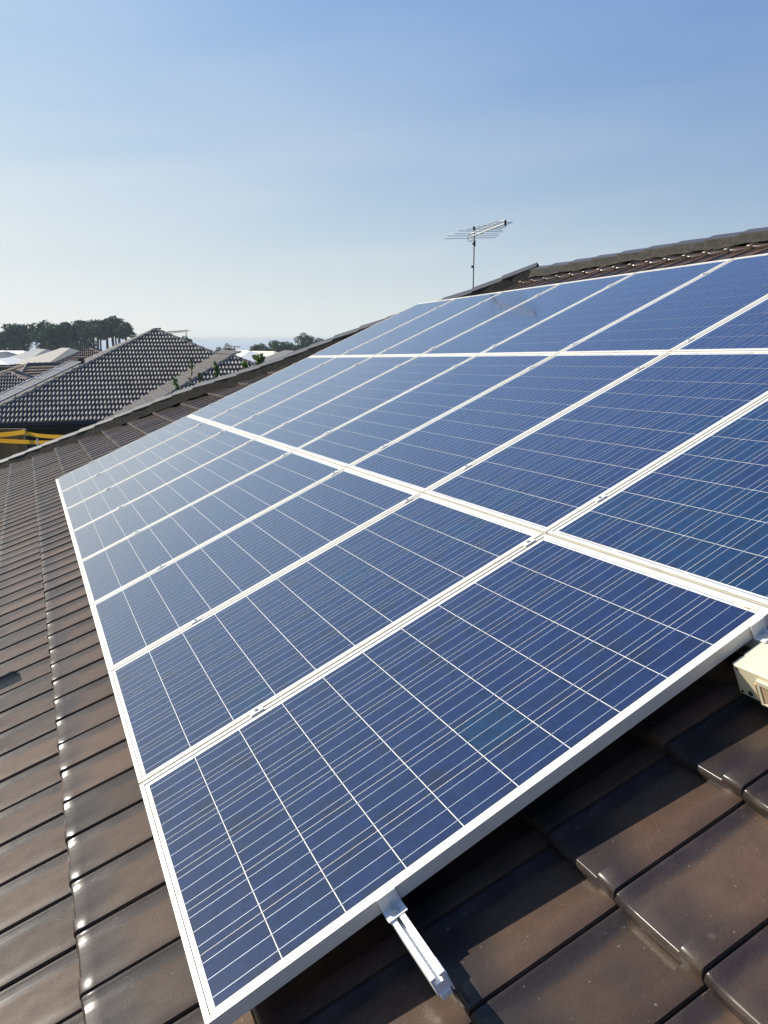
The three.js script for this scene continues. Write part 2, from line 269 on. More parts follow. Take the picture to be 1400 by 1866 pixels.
const ribbonMat = new THREE.MeshPhysicalMaterial({ color: lin(0.36, 0.38, 0.42), roughness: 0.5, metalness: 0.3, clearcoat: 1, clearcoatRoughness: 0.06 });
const cellMats = [];
for (let k = 0; k < 8; k++) {
  const seeds = []; for (let i = 0; i < 90; i++) seeds.push([rnd(), rnd(), rnd()]);
  const teal = k >= 6 ? 1 : 0;
  const t = tex(128, 128, (x, y) => {
    let best = 9, g = 0; const wx = x + 0.03 * (vnoise(x * 14, y * 14, k) - 0.5), wy = y + 0.03 * (vnoise(x * 14, y * 14, k + 9) - 0.5);
    for (const s of seeds) { const d = (wx - s[0]) ** 2 + (wy - s[1]) ** 2; if (d < best) { best = d; g = s[2]; } }
    const edge = Math.min(x, 1 - x, y, 1 - y), c0 = teal ? [0.105, 0.215, 0.30] : [0.14, 0.185, 0.29], c1 = teal ? [0.10, 0.19, 0.295] : [0.12, 0.165, 0.30], c2 = [0.155, 0.16, 0.22];
    let c = mixc(c0, c1, vnoise(x * 3 + k * 5, y * 3, k)); c = mixc(c, c2, sm(0.5, 0.8, fbm(x * 2.5 + 9 * k, y * 2.5, k + 3, 3)) * 0.7 + 0.35 * (1 - sm(0, 0.09, edge)) * vnoise(k * 4.1, 3, 3));
    const b = 1 + 0.16 * (g - 0.5) + 0.05 * (vnoise(x * 60, y * 60, k) - 0.5); return c.map((v) => v * b);
  });
  cellMats.push(new THREE.MeshPhysicalMaterial({ map: t, color: lin(0.70, 0.75, 0.86), roughness: 0.14, specularIntensity: 0.55, clearcoat: 1, clearcoatRoughness: 0.085 }));
}
function frameGeo() {
  const ring = (o, w, z0, z1) => { // rectangular ring from inset o, width w
    const s = new THREE.Shape([[o, o], [PL - o, o], [PL - o, PW - o], [o, PW - o]].map(([a, b]) => new THREE.Vector2(a, b)));
    s.holes.push(new THREE.Path([[o + w, o + w], [o + w, PW - o - w], [PL - o - w, PW - o - w], [PL - o - w, o + w]].map(([a, b]) => new THREE.Vector2(a, b))));
    const g = new THREE.ExtrudeGeometry(s, { depth: z1 - z0, bevelEnabled: false }); g.translate(0, 0, z0); return g;
  };
  const bev = () => { const s = new THREE.Shape([[0.0012, 0.0012], [PL - 0.0012, 0.0012], [PL - 0.0012, PW - 0.0012], [0.0012, PW - 0.0012]].map(([a, b]) => new THREE.Vector2(a, b))); const w = 0.0128; s.holes.push(new THREE.Path([[w, w], [w, PW - w], [PL - w, PW - w], [PL - w, w]].map(([a, b]) => new THREE.Vector2(a, b)))); const g = new THREE.ExtrudeGeometry(s, { depth: 0.0016, bevelEnabled: true, bevelSize: 0.0009, bevelThickness: 0.0009, bevelSegments: 2 }); g.translate(0, 0, -0.0025); return g; };
  return merge([bev(), ring(0.0006, 0.0024, -PH, -0.0026), ring(0, 0.002, -0.0105, -0.0075), ring(0, 0.002, -0.019, -0.0165), ring(0, 0.002, -0.0275, -0.025), ring(0.0007, 0.028, -PH - 0.0015, -PH)]);
}
const FRAME = frameGeo(), BACK = box(0.006, PL - 0.006, 0.006, PW - 0.006, -0.0075, -0.0036), CP = 0.1593, CS = 0.1572, CU = 0.0285, CV = 0.0305;
const SEAL = (() => { const a = 0.0129, b = 0.0143, gs = [box(a, b, a, PW - a, -0.0036, -0.0031), box(PL - b, PL - a, a, PW - a, -0.0036, -0.0031), box(b, PL - b, a, b, -0.0036, -0.0031), box(b, PL - b, PW - b, PW - a, -0.0036, -0.0031)]; return merge(gs); })();
const sealMat = std(lin(0.16, 0.12, 0.085), 0.8);
const CELL = (() => { const g = new THREE.PlaneGeometry(CS, CS); const b = box(-CS / 2, CS / 2, -CS / 2, CS / 2, -0.0004, 0); return b; })();
const BUS = (() => { const gs = []; for (let r = 0; r < 6; r++) for (const o of [0.026, 0.078, 0.130]) { const v = CV + r * CP + o; gs.push(box(CU - 0.002, CU + 10 * CP, v - 0.00085, v + 0.00085, -0.0032, -0.0027)); } return merge(gs); })();
const ordinal = ['nearest', 'second', 'third', 'fourth', 'fifth', 'sixth', 'seventh', 'farthest'], rowName = ['lowest', 'middle', 'top'];
for (let i = 0; i < 3; i++) for (let j = 0; j < 8; j++) {
  const p = thing('solar_panel', `blue solar panel in the ${rowName[i]} row of the array, ${j === 0 ? 'nearest the camera' : j === 7 ? 'farthest away by the roof hip' : ordinal[j] + ' from the near end'}`, 'solar panel', 'solar panels of the roof array');
  onRoof(p, i * PU, j * PV - 0.005, 0.0015 * (vnoise(i * 3.3, j * 2.7, 1) - 0.5));
  part(p, 'frame', FRAME, frameMat); part(p, 'backsheet', BACK, backMat); part(p, 'edge_seal', SEAL, sealMat);
  tag(part(p, 'busbars', BUS, busMat), null, null, null, 'stuff');
  for (let c = 0; c < 10; c++) for (let r = 0; r < 6; r++) {
    const teal = i === 1 && j === 0 ? 0.8 : 0.03, q = rnd(), k = rnd() < teal ? 6 + Math.floor(rnd() * 2) : Math.floor(q * 6);
    const m = part(p, 'solar_cell', CELL, cellMats[k]); m.position.set(CU + (c + 0.5) * CP - 0.0015, CV + (r + 0.5) * CP - 0.0015, -0.0031); m.rotation.z = Math.floor(rnd() * 4) * Math.PI / 2;
  }
  for (const end of i === 0 ? [1] : [0, 1]) for (let r = 0; r < 3; r++) {
    const u0 = end ? CU + 10 * CP + 0.0035 : CU - 0.0115, off = end ? 0.08 : 0; const v0 = CV + off + r * 2 * CP, v1 = Math.min(v0 + 2 * CP - 0.022, CV + 6 * CP - 0.02);
    part(p, 'cell_ribbon', box(u0, u0 + 0.0055, v0, v1, -0.0034, -0.0030), ribbonMat);
  }
  if (j === 0) {
    const t = tex(96, 16, (x, y) => (y > 0.2 && y < 0.8 && x > 0.05 && x < 0.95 && vnoise(x * 34, 3, 2) > 0.48 ? [0.45, 0.36, 0.24] : [0.86, 0.82, 0.72]));
    const st = part(p, 'barcode_sticker', box(-0.004, 0.004, -0.035, 0.035, 0, 0.0003), new THREE.MeshPhysicalMaterial({ color: lin(0.7, 0.64, 0.5), roughness: 0.6 }));
    st.geometry = new THREE.PlaneGeometry(0.07, 0.008); st.material.map = t; st.material.color.set(0xffffff); st.geometry.rotateZ(-Math.PI / 2); st.position.set(CU + 10 * CP + 0.0068, 0.062, -0.0030);
  }
}
// rails that show below the near edge
const railMat = alu(lin(0.8, 0.8, 0.78), 0.4), clampMat = alu(lin(0.66, 0.655, 0.63), 0.55), boltMat = alu(lin(0.42, 0.43, 0.44), 0.3);
const railU = [0.433, 1.585, 1.94, 3.1, 3.475, 4.69];
function rail(u, v0, v1, label) {
  const r = thing('mounting_rail', label, 'rail', 'aluminium rails under the array'); onRoof(r, u, v0, -PH - 0.002);
  const sh = new THREE.Shape(), P = [[-0.016, -0.042], [0.016, -0.042], [0.016, 0], [0.006, 0], [0.006, -0.006], [0.011, -0.006], [0.011, -0.018], [-0.007, -0.018], [-0.007, -0.006], [-0.004, -0.006], [-0.004, 0], [-0.016, 0]];
  P.forEach(([x, y], i) => (i ? sh.lineTo(x, y) : sh.moveTo(x, y)));
  const g = new THREE.ExtrudeGeometry(sh, { depth: v1 - v0, bevelEnabled: true, bevelSize: 0.0006, bevelThickness: 0.0006, bevelSegments: 1 });
  const q = new THREE.Matrix4().makeBasis(V(1, 0, 0), V(0, 0, 1), V(0, -1, 0));     // extrude along v
  g.applyMatrix4(new THREE.Matrix4().makeBasis(V(-1, 0, 0), V(0, 0, 1), V(0, 1, 0)));
  part(r, 'channel', g, railMat);
  const c = box(-0.012, 0.012, -0.004, 0.03, -0.056, -0.043); part(r, 'end_bracket', merge([c, box(0.0165, 0.0195, 0.004, 0.05, -0.06, -0.012)]), railMat);
  return r;
}
rail(railU[0], -0.224, 0.9, 'silver rail end sticking out below the nearest panel, left of the switch box');
rail(railU[1], -0.10, 0.9, 'silver rail end behind the cream switch box at the right edge');
function boltGeo(r, h) { const a = new THREE.CylinderGeometry(r, r, h, 14); a.rotateX(Math.PI / 2); a.translate(0, 0, h / 2); const b = new THREE.TorusGeometry(r * 0.62, r * 0.2, 6, 12); b.translate(0, 0, h); return merge([a, b]); }
function midClamp(u, v, label) {
  const c = thing('mid_clamp', label, 'clamp', 'mid clamps between neighbouring panels'); onRoof(c, u, v, 0);
  part(c, 'clamp_plate', merge([box(-0.024, 0.024, -0.016, 0.016, 0.0012, 0.004), box(-0.024, 0.024, -0.0045, -0.0028, -0.03, 0.0012), box(-0.024, 0.024, 0.0028, 0.0045, -0.03, 0.0012)]), clampMat);
  const b = part(c, 'bolt', boltGeo(0.007, 0.005), boltMat); b.position.z = 0.004; return c;
}
const railName = ['lower', 'upper'];
for (let r = 0; r < 6; r++) for (let j = 1; j < 8; j++) midClamp(railU[r] + 0.012 * (vnoise(r * 7, j * 3, 2) - 0.5) - 0.012, j * PV - 0.0102, `silver clamp between ${ordinal[j - 1]} and ${j === 7 ? 'farthest' : ordinal[j]} panels, ${rowName[Math.floor(r / 2)]} row, ${railName[r % 2]} of two`);
function endClamp(u, v, dir, label) {
  const c = thing('end_clamp', label, 'clamp', dir < 0 ? 'end clamps on the near edge' : 'end clamps on the far edge'); onRoof(c, u, v + (dir < 0 ? -0.005 : 0.0078 - 0.003), 0);
  if (dir > 0) c.rotateZ(Math.PI);
  part(c, 'clamp_plate', merge([box(-0.024, 0.024, -0.0065, 0.009, 0.0012, 0.0042), box(-0.024, 0.024, -0.0065, -0.0032, -0.036, 0.0012), box(-0.024, 0.024, -0.038, -0.0033, -0.037, -0.034), box(-0.022, -0.006, -0.041, -0.037, -0.039, -0.031)]), clampMat);
  const b = part(c, 'bolt', boltGeo(0.0085, 0.006), boltMat); b.position.set(0.002, -0.021, -0.034);
}
endClamp(railU[0] + 0.002, 0, -1, 'grey end clamp with bolt on the near frame edge above the protruding rail');
endClamp(railU[1], 0, -1, 'grey end clamp with bolt on the near frame edge behind the cream switch box');
for (let r = 0; r < 6; r++) endClamp(railU[r], 8 * PV - 0.02, 1, `small end clamp on the far frame edge, ${railName[r % 2]} one of the ${rowName[Math.floor(r / 2)]} row`);

{
  const o = thing('added_vent_pipe', 'added vent pipe out of view, casting the pointed shadow at the left edge', 'vent pipe'), m = std(lin(0.05, 0.045, 0.042), 0.5);  // unseen pipe and cowl, added to throw the shadow onto the tiles
  onRoof(o, -0.95, 3.42, -0.17); const t = V(0, 1, 0).transformDirection(ROOFI);
  part(o, 'pipe', rod(V(0, 0, 0), t.clone().multiplyScalar(0.52), 0.04, 0.04, 16), m);
  const c = new THREE.ConeGeometry(0.085, 0.09, 8); c.applyQuaternion(new THREE.Quaternion().setFromUnitVectors(V(0, 1, 0), t)); const cw = part(o, 'cowl', c, m); cw.position.copy(t).multiplyScalar(0.57);
  part(o, 'flashing', rod(V(0, 0, 0.0), V(0, 0, 0.05), 0.10, 0.05, 16), m);
}
// ------------------------------------------------------------------ cream isolator box at the right edge
{
  const b = thing('switch_box', 'cream plastic isolator switch box with hinged window at the right frame edge', 'switch box'); onRoof(b, 1.458, -0.027, -0.133);
  const cream = std(lin(0.62, 0.545, 0.38), 0.45), dark = std(lin(0.03, 0.028, 0.025), 0.6), beige = std(lin(0.45, 0.33, 0.19), 0.4);
  const hull = (x0, x1, y0, y1, z0, z1, r = 0.004) => { const s = new THREE.Shape(); const w = x1 - x0, h = y1 - y0; s.moveTo(r, 0); s.lineTo(w - r, 0); s.absarc(w - r, r, r, -Math.PI / 2, 0); s.lineTo(w, h - r); s.absarc(w - r, h - r, r, 0, Math.PI / 2); s.lineTo(r, h); s.absarc(r, h - r, r, Math.PI / 2, Math.PI); s.lineTo(0, r); s.absarc(r, r, r, Math.PI, 1.5 * Math.PI); const g = new THREE.ExtrudeGeometry(s, { depth: z1 - z0 - 0.004, bevelEnabled: true, bevelSize: 0.002, bevelThickness: 0.002, bevelSegments: 2, curveSegments: 5 }); g.translate(x0, y0, z0 + 0.002); return g; };
  // two shells with a seam: front shell (low u) and rear shell
  part(b, 'front_shell', hull(0.002, 0.0385, -0.30, -0.002, 0.002, 0.093), cream);
  part(b, 'rear_shell', hull(0.0425, 0.155, -0.30, -0.002, 0.002, 0.0945), cream);
  part(b, 'seal', box(0.036, 0.045, -0.296, -0.006, 0.006, 0.090), dark);
  // window cover on the downhill face
  part(b, 'window_frame', merge([box(-0.008, 0, -0.28, -0.076, 0.066, 0.078), box(-0.008, 0, -0.084, -0.076, 0.010, 0.066), box(-0.008, 0, -0.28, -0.076, 0.004, 0.010)]), cream);
  part(b, 'window', hull(-0.004, -0.0005, -0.28, -0.084, 0.011, 0.065, 0.001), beige);
  part(b, 'hinge', merge([box(-0.006, 0, -0.074, -0.067, 0.022, 0.06), rod(V(-0.004, -0.0705, 0.02), V(-0.004, -0.0705, 0.064), 0.0035)]), beige);
  for (const [y, z] of [[-0.014, 0.084], [-0.014, 0.012]]) { const s = part(b, 'screw', rod(V(-0.002, y, z), V(0.003, y, z), 0.004, 0.004, 10), dark); }
  part(b, 'cable_entry', rod(V(-0.003, -0.040, 0.017), V(0.004, -0.040, 0.017), 0.007, 0.007, 16), dark);
  part(b, 'mounting_foot', box(0.01, 0.14, -0.28, -0.02, -0.02, 0.003), dark);
}

// ------------------------------------------------------------------ television antenna beyond the hip
function antenna(label, base, height, boomEnd, boomStart, els, thick, group) {
  const a = thing('television_antenna', label, 'antenna', group); a.position.copy(base);
  const m = std(thick > 1.5 ? lin(0.1, 0.1, 0.1) : lin(0.32, 0.31, 0.30), 0.4, { metalness: 0.6 }), al = std(lin(0.72, 0.71, 0.68), 0.35, { metalness: 0.5 }), bk = std(lin(0.02, 0.02, 0.02), 0.5); if (thick > 1.5) al.color.setRGB(0.12, 0.12, 0.12); const L = (p) => p.clone().sub(base);
  const top = base.clone().setY(base.y + height);
  part(a, 'mast', rod(V(0, 0, 0), V(0, height, 0), 0.011 * thick, 0.010 * thick, 10), m);
  const d = boomEnd.clone().sub(boomStart), dn = d.clone().normalize(), s = V(0, 1, 0).cross(dn).normalize();
  part(a, 'boom', merge([rod(L(boomStart), L(boomEnd), 0.011 * thick, 0.011 * thick, 6), rod(L(boomStart).add(V(0, 0.04 * thick, 0)), L(boomEnd).add(V(0, 0.04 * thick, 0)), 0.009 * thick, 0.009 * thick, 6)]), al);
  for (const [t, w, tilt] of els) { const c = L(boomStart).addScaledVector(d, t).add(V(0, 0.02 * thick, 0)); part(a, 'antenna_element', rod(c.clone().addScaledVector(s, -w).add(V(0, -tilt, 0)), c.clone().addScaledVector(s, w).add(V(0, -tilt * 0.4, 0)), 0.0034 * thick, 0.0034 * thick, 6), m); }
  return { a, L, bk, m, top, base };
}
{
  const D = 11.3, q = at(862, 540, D), top = at(865, 415, D), base = V(q.x, q.y - 1.0, q.z);
  const A = antenna('television antenna on a tall thin mast standing behind the near roof hip', base, top.y - base.y, at(921, 407, 9.92), at(857, 432, 11.39), [[0, 0.36, 0.05], [0.1, 0.36, 0.03], [0.22, 0.30, 0.02], [0.33, 0.30, 0.0], [0.45, 0.24, 0], [0.55, 0.18, 0], [0.64, 0.18, 0], [0.73, 0.15, 0], [0.82, 0.13, 0], [0.9, 0.12, 0], [0.97, 0.11, 0]], 1);
  part(A.a, 'end_plug', merge([rod(A.L(at(921, 411, 9.91)), A.L(at(921, 402, 9.91)), 0.014, 0.014, 8), rod(A.L(at(864, 419, D)), A.L(at(864, 413, D)), 0.018)]), A.bk);
  const c = new THREE.CatmullRomCurve3([[858, 426], [853, 432], [853, 438], [857, 440], [862, 437]].map(([x, y]) => A.L(at(x, y, D))));
  part(A.a, 'cable', new THREE.TubeGeometry(c, 16, 0.004, 5), A.bk);
  part(A.a, 'mast_clamp', merge([rod(A.L(at(865, 438, D - 0.02)), A.L(at(865, 449, D - 0.02)), 0.014), rod(A.L(at(863, 444, D)), A.L(at(861, 444, D)), 0.014)]), A.bk);
  part(A.a, 'mast_joint', rod(A.L(at(861, 484, D)), A.L(at(861, 488, D)), 0.016), A.bk);
}

// ------------------------------------------------------------------ the neighbouring houses
const PHI = 0.3564, BETA = 0.4351, E1 = V(Math.cos(PHI), 0, -Math.sin(PHI)), W1 = V(-Math.sin(PHI), 0, -Math.cos(PHI)), TB = Math.tan(BETA);
// field of small double-roll tiles on a plane: origin o, e along the course, f up the slope, normal n; keep(e, f) half planes as [a, b, c]: a e + b f <= c
const rollGeo = (() => {
  const G = 0.335, Wd = 0.24, p = [];
  for (let i = 0; i <= 16; i++) { const x = i / 16 * Wd, r = Math.pow(Math.abs(Math.sin(Math.PI * x / (Wd / 2))), 1.2); p.push([x, 0.055 * r]); }
  const st = [[G + 0.05, -0.068 * 1.12, 1], [0.012, -0.002, 1], [0, -0.010, 1], [0, -0.095, 0.1]];
  return toCreasedNormals(gridGeo(st.map(([f, n, k]) => p.map(([x, h]) => V(x, f, n + h * k))), (q) => [q.x / 0.24, q.y / 0.4], 0.6), 0.6);
})();
function rollMats(c0, c1) { return [0, 1, 2].map((k) => new THREE.MeshStandardMaterial({ map: tex(48, 64, (x, y) => mixc(c0, c1, 0.25 * k + 0.5 * fbm(x * 6, y * 8, k * 9, 4))), roughness: 0.75, side: THREE.DoubleSide })); }
const greyRolls = rollMats([0.37, 0.35, 0.325], [0.52, 0.495, 0.46]), brownRolls = rollMats([0.36, 0.285, 0.23], [0.50, 0.42, 0.35]);
function tileField(parent, o, e, f, rows, cols, keep, mats, singles) {
  const n = e.clone().cross(f).normalize(), M0 = new THREE.Matrix4().makeBasis(e, f, n).setPosition(o), all = [];
  for (let r = rows[0]; r < rows[1]; r++) for (let c = cols[0]; c < cols[1]; c++) {
    const cs = [[c * 0.24, r * 0.335], [c * 0.24 + 0.24, r * 0.335], [c * 0.24, r * 0.335 + 0.38], [c * 0.24 + 0.24, r * 0.335 + 0.38]];
    if (keep.some(([a, b, k]) => cs.every(([x, y]) => a * x + b * y > k))) continue;
    const cut = keep.filter(([a, b, k]) => cs.some(([x, y]) => a * x + b * y > k));
    const M = M0.clone().multiply(new THREE.Matrix4().makeTranslation(c * 0.24, r * 0.335, 0.045 + 0.006 * (vnoise(r * 3.1, c * 2.3, 4) - 0.5)));
    const px = toPx(V(0.12, 0.17, 0).applyMatrix4(M)); all.push({ M, cut, r, c, d: px[2], vis: px[0] > -20 });
  }
  all.sort((a, b) => (b.vis - a.vis) || (a.d - b.d));
  const rest = [[], [], []], restGeo = [];
  all.forEach((t) => {
    const k = Math.floor(vnoise(t.r * 5.7, t.c * 4.9, 6) * 2.99), ok = t.vis && singles.n > 0;
    if (t.cut.length) {
      let g = rollGeo; for (const [a, b, q] of t.cut) g = clipGeo(g, V(a, b, 0), q - a * t.c * 0.24 - b * t.r * 0.335);
      if (!g.attributes.position.count) return;
      if (ok) { singles.n--; part(parent, 'roof_tile', g, mats[k]).applyMatrix4(t.M); } else restGeo.push(g.clone().applyMatrix4(t.M));
    } else if (ok) { singles.n--; part(parent, 'roof_tile', rollGeo, mats[k]).applyMatrix4(t.M); } else rest[k].push(t.M);
  });
  if (restGeo.length) tag(part(parent, 'roof_tiles', merge(restGeo), mats[1]), null, null, null, 'stuff');
  rest.forEach((ms, q) => { if (!ms.length) return; const im = new THREE.InstancedMesh(rollGeo, mats[q], ms.length); ms.forEach((m, i) => im.setMatrixAt(i, m)); im.name = numbered('roof_tiles'); im.castShadow = im.receiveShadow = true; parent.add(tag(im, null, null, null, 'stuff')); });
}
const capBase = (() => {
  const w = 0.15, d = 0.10, pr = [[-w, -d], [-0.6 * w, -d * 0.4], [0, 0], [0.6 * w, -d * 0.4], [w, -d]], rows = [[0, 0.012], [0.42, -0.01]].map(([t, l]) => [...pr.map(([x, y]) => V(t, x, y + l)), ...pr.slice().reverse().map(([x, y]) => V(t, x * 0.9, y + l - 0.1)), V(t, pr[0][0], pr[0][1] + l)]);
  return gridGeo(rows, (p) => [p.y * 3, p.x * 3], 0.6);
})();
function caps(parent, name, a, b, mat, lift = 0.09) {
  const d = b.clone().sub(a), n = Math.max(1, Math.round(d.length() / 0.38)), t = d.clone().normalize(), s = V(0, 1, 0).cross(t).normalize(), up = t.clone().cross(s);
  for (let i = 0; i < n; i++) { const m = part(parent, name, capBase, mat); m.applyMatrix4(new THREE.Matrix4().makeBasis(t, s, up).setPosition(a.clone().addScaledVector(d, i / n).add(V(0, lift, 0)))); }
}
// hip roofed house: front eave origin E0 on the ground plan axes e, w; plan rectangle a0..a1 by w0..w1, eave height, ridge from hips at 45 degrees
function hipHouse(label, name, group, E0, e, w, a0, a1, w0, w1, slope, mats, opt) {
  const h = thing(name, label, 'house', group), ey = E0.y, gy = groundY(E0.x, E0.z) - 0.3; h.position.set(E0.x, gy, E0.z);
  const P = (a, b, y) => V(0, ey - gy + y, 0).addScaledVector(e, a).addScaledVector(w, b), T = Math.tan(slope), run = Math.min(a1 - a0, w1 - w0) / 2;
  const along = w1 - w0 >= a1 - a0;                                     // ridge runs along w
  const R0 = along ? P((a0 + a1) / 2, w0 + run, run * T) : P(a0 + run, (w0 + w1) / 2, run * T), R1 = along ? P((a0 + a1) / 2, w1 - run, run * T) : P(a1 - run, (w0 + w1) / 2, run * T);
  const c = [P(a0, w0, 0), P(a1, w0, 0), P(a1, w1, 0), P(a0, w1, 0)];
  const planes = along ? [[c[0], c[1], R0], [c[1], c[2], R1, R0], [c[2], c[3], R1], [c[3], c[0], R0, R1]] : [[c[0], c[1], R1, R0], [c[1], c[2], R1], [c[2], c[3], R0, R1], [c[3], c[0], R0]];
  const dn = (p, y) => p.clone().add(V(0, y, 0));
  const gs = planes.map((p) => polyGeo(p)); for (let i = 0; i < 4; i++) gs.push(polyGeo([c[i], c[(i + 1) % 4], dn(c[(i + 1) % 4], -0.2), dn(c[i], -0.2)])); gs.push(polyGeo(c.map((p) => dn(p, -0.2))));
  const roofM = part(h, 'roof', merge(gs), opt.roofMat);
  const g = 0.5, wc = [[a0 + g, w0 + g], [a1 - g, w0 + g], [a1 - g, w1 - g], [a0 + g, w1 - g]].map(([a, b]) => P(a, b, -0.2)), wg = [];
  for (let i = 0; i < 4; i++) { const p = wc[i], q = wc[(i + 1) % 4], b = ey - gy - 0.2; wg.push(polyGeo([p, q, dn(q, -b), dn(p, -b)])); }
  part(h, 'wall', merge(wg), opt.wallMat);
  const gut = []; for (let i = 0; i < 4; i++) gut.push(rod(c[i].clone().add(V(0, -0.06, 0)), c[(i + 1) % 4].clone().add(V(0, -0.06, 0)), 0.07, 0.07, 6)); part(h, 'gutter', merge(gut), opt.gutterMat ?? opt.wallMat);
  const hips = along ? [[c[0], R0], [c[1], R0], [c[2], R1], [c[3], R1]] : [[c[0], R0], [c[1], R1], [c[2], R1], [c[3], R0]];
  if (opt.capMat) { for (const [p, q] of hips) caps(roofM, 'hip_cap', p, q, opt.capMat); if (R0.distanceTo(R1) > 0.3) caps(roofM, 'ridge_cap', R0, R1, opt.capMat); }
  return { h, roofM, P, T, run, R0, R1, ey: ey - gy, c };
}
const E0 = V(-10.294, 3.114, -25), capGrey = std(lin(0.08, 0.075, 0.068), 0.75), darkFascia = std(lin(0.015, 0.017, 0.02), 0.6), deckDark = std(lin(0.03, 0.03, 0.032), 0.9);
{
  const a0 = 3.779 - 6.233, a1 = 3.779 + 6.233;
  const H = hipHouse('neighbouring dark house with large grey tiled hip roof behind the near roof', 'tiled_house', null, E0, E1, W1, a0, a1, 0, 12.47 + 1.6, BETA, greyRolls, { roofMat: deckDark, wallMat: std(lin(0.03, 0.027, 0.025), 0.8), gutterMat: darkFascia, capMat: capGrey });
  const cb = Math.cos(BETA), sb = Math.sin(BETA), L = 6.233 / cb, one = { n: 215 };
  const f = W1.clone().multiplyScalar(cb).add(V(0, sb, 0));
  // front face: triangle
  tileField(H.roofM, H.P(a0, 0, 0), E1, f, [0, 21], [0, 53], [[-cb, 0, 0].map(Number) && [-1, cb, 0], [1, cb, 12.466]], greyRolls, one);
  // left slope
  const fl = E1.clone().multiplyScalar(cb).add(V(0, sb, 0)), el = W1.clone().negate(), len = 12.47 + 1.6;
  tileField(H.roofM, H.P(a0, len, 0), el, fl, [0, 21], [0, 60], [[-1, cb, 0], [1, cb, len]], greyRolls, { n: 0 });
  // front wing of the same house, joined to the main roof
  const wing = H.h, q = 0;
  // wing apex on the ray of its peak
  const peak = at(425, 650, 27.5), rel = peak.clone().sub(E0), wa = rel.dot(E1), ww = rel.dot(W1), wy = rel.y, run = wy / TB, gy = H.h.position.y;
  console.log('wing a', wa, 'w', ww, 'y', wy, 'run', run);
  const P = H.P, R0 = P(wa, ww, wy), back = wy / TB, R1 = P(wa, back, wy), c0 = P(wa - run, ww - run, 0), c1 = P(wa + run, ww - run, 0), k0 = P(wa - run, 0, 0), k1 = P(wa + run, 0, 0), dn = (p, y) => p.clone().add(V(0, y, 0));
  const wr = part(H.h, 'wing_roof', merge([polyGeo([c0, c1, R0]), polyGeo([c1, k1, R1, R0]), polyGeo([k0, c0, R0, R1])]), deckDark);
  part(H.h, 'wing_wall', merge([polyGeo([c0, c1, dn(c1, -3.2), dn(c0, -3.2)]), polyGeo([c0, k0, dn(k0, -3.2), dn(c0, -3.2)]), polyGeo([c1, k1, dn(k1, -3.2), dn(c1, -3.2)])]), std(lin(0.03, 0.027, 0.025), 0.8));
  const one2 = { n: 85 };
  tileField(wr, c0, E1, f, [0, Math.ceil(run / cb / 0.335) + 1], [0, Math.ceil(2 * run / 0.24)], [[-1, cb, 0], [1, cb, 2 * run]], greyRolls, one2);
  const wl = -(ww - run);                                               // length of the wing's left eave
  tileField(wr, k0, W1.clone().negate(), fl, [0, Math.ceil(run / cb / 0.335) + 1], [-60, Math.ceil(wl / 0.24) + 1], [[1, cb, wl], [-1, -cb, 0]], greyRolls, { n: 0 });
  caps(wr, 'hip_cap', c0, R0, capGrey); caps(wr, 'hip_cap', c1, R0, capGrey); caps(wr, 'ridge_cap', R0, R1, capGrey);
}

// solar panels on a raised rack on the neighbour's left slope
{
  const glass = new THREE.MeshPhysicalMaterial({ color: lin(0.2, 0.185, 0.16), roughness: 0.6 }), fr = alu(lin(0.5, 0.5, 0.48), 0.5);
  const S = at(-30, 747, 24.9), T = at(149, 660, 29.6), d = T.clone().sub(S), N = 5, out = V(-0.93, -0.02, 0.1);
  for (let i = 0; i < N; i++) {
    const p = thing('solar_panel', `flat solar panel on the neighbouring house, ${['nearest', 'second', 'third', 'fourth', 'farthest'][i]} of its sloping row of five`, 'solar panel', 'panels racked on the neighbouring roof');
    const a = S.clone().addScaledVector(d, i / N + 0.004), b = S.clone().addScaledVector(d, (i + 1) / N - 0.004); p.position.copy(a);
    const x = b.clone().sub(a), lx = x.length(); x.normalize(); const y = out.clone().addScaledVector(x, -out.dot(x)).normalize(), z = x.clone().cross(y); if (z.y < 0) z.negate();
    p.setRotationFromMatrix(new THREE.Matrix4().makeBasis(x, y, x.clone().cross(y)));
    const sg = x.clone().cross(y).y < 0 ? -1 : 1;
    part(p, 'glass', box(0.03, lx - 0.03, 0.03, 0.45, sg > 0 ? 0.0 : -0.012, sg > 0 ? 0.012 : 0), glass);
    part(p, 'frame', merge([box(0, lx, 0, 0.03, -0.03, 0.03), box(0, lx, 0.45, 0.48, -0.03, 0.03), box(0, 0.03, 0.03, 0.45, -0.03, 0.03), box(lx - 0.03, lx, 0.03, 0.45, -0.03, 0.03)]), fr);
    part(p, 'leg', merge([rod(V(lx * 0.5, 0.05, 0), V(lx * 0.5, 0.05, -0.4 * sg), 0.02)]), fr);
  }
  const t = thing('roof_vent', 'small dark square vent at the top end of the neighbouring panel row', 'vent'); t.position.copy(at(149, 659, 29.9));
  part(t, 'vent_box', box(-0.08, 0.08, -0.3, 0.13, -0.08, 0.08), std(lin(0.02, 0.02, 0.022), 0.5)); part(t, 'vent_cap', box(-0.11, 0.11, 0.13, 0.16, -0.11, 0.11), std(lin(0.12, 0.12, 0.12), 0.5));
}
const smallEls = [[0, 0.3, 0], [0.2, 0.26, 0], [0.4, 0.22, 0], [0.6, 0.2, 0], [0.8, 0.2, 0], [1, 0.18, 0]];
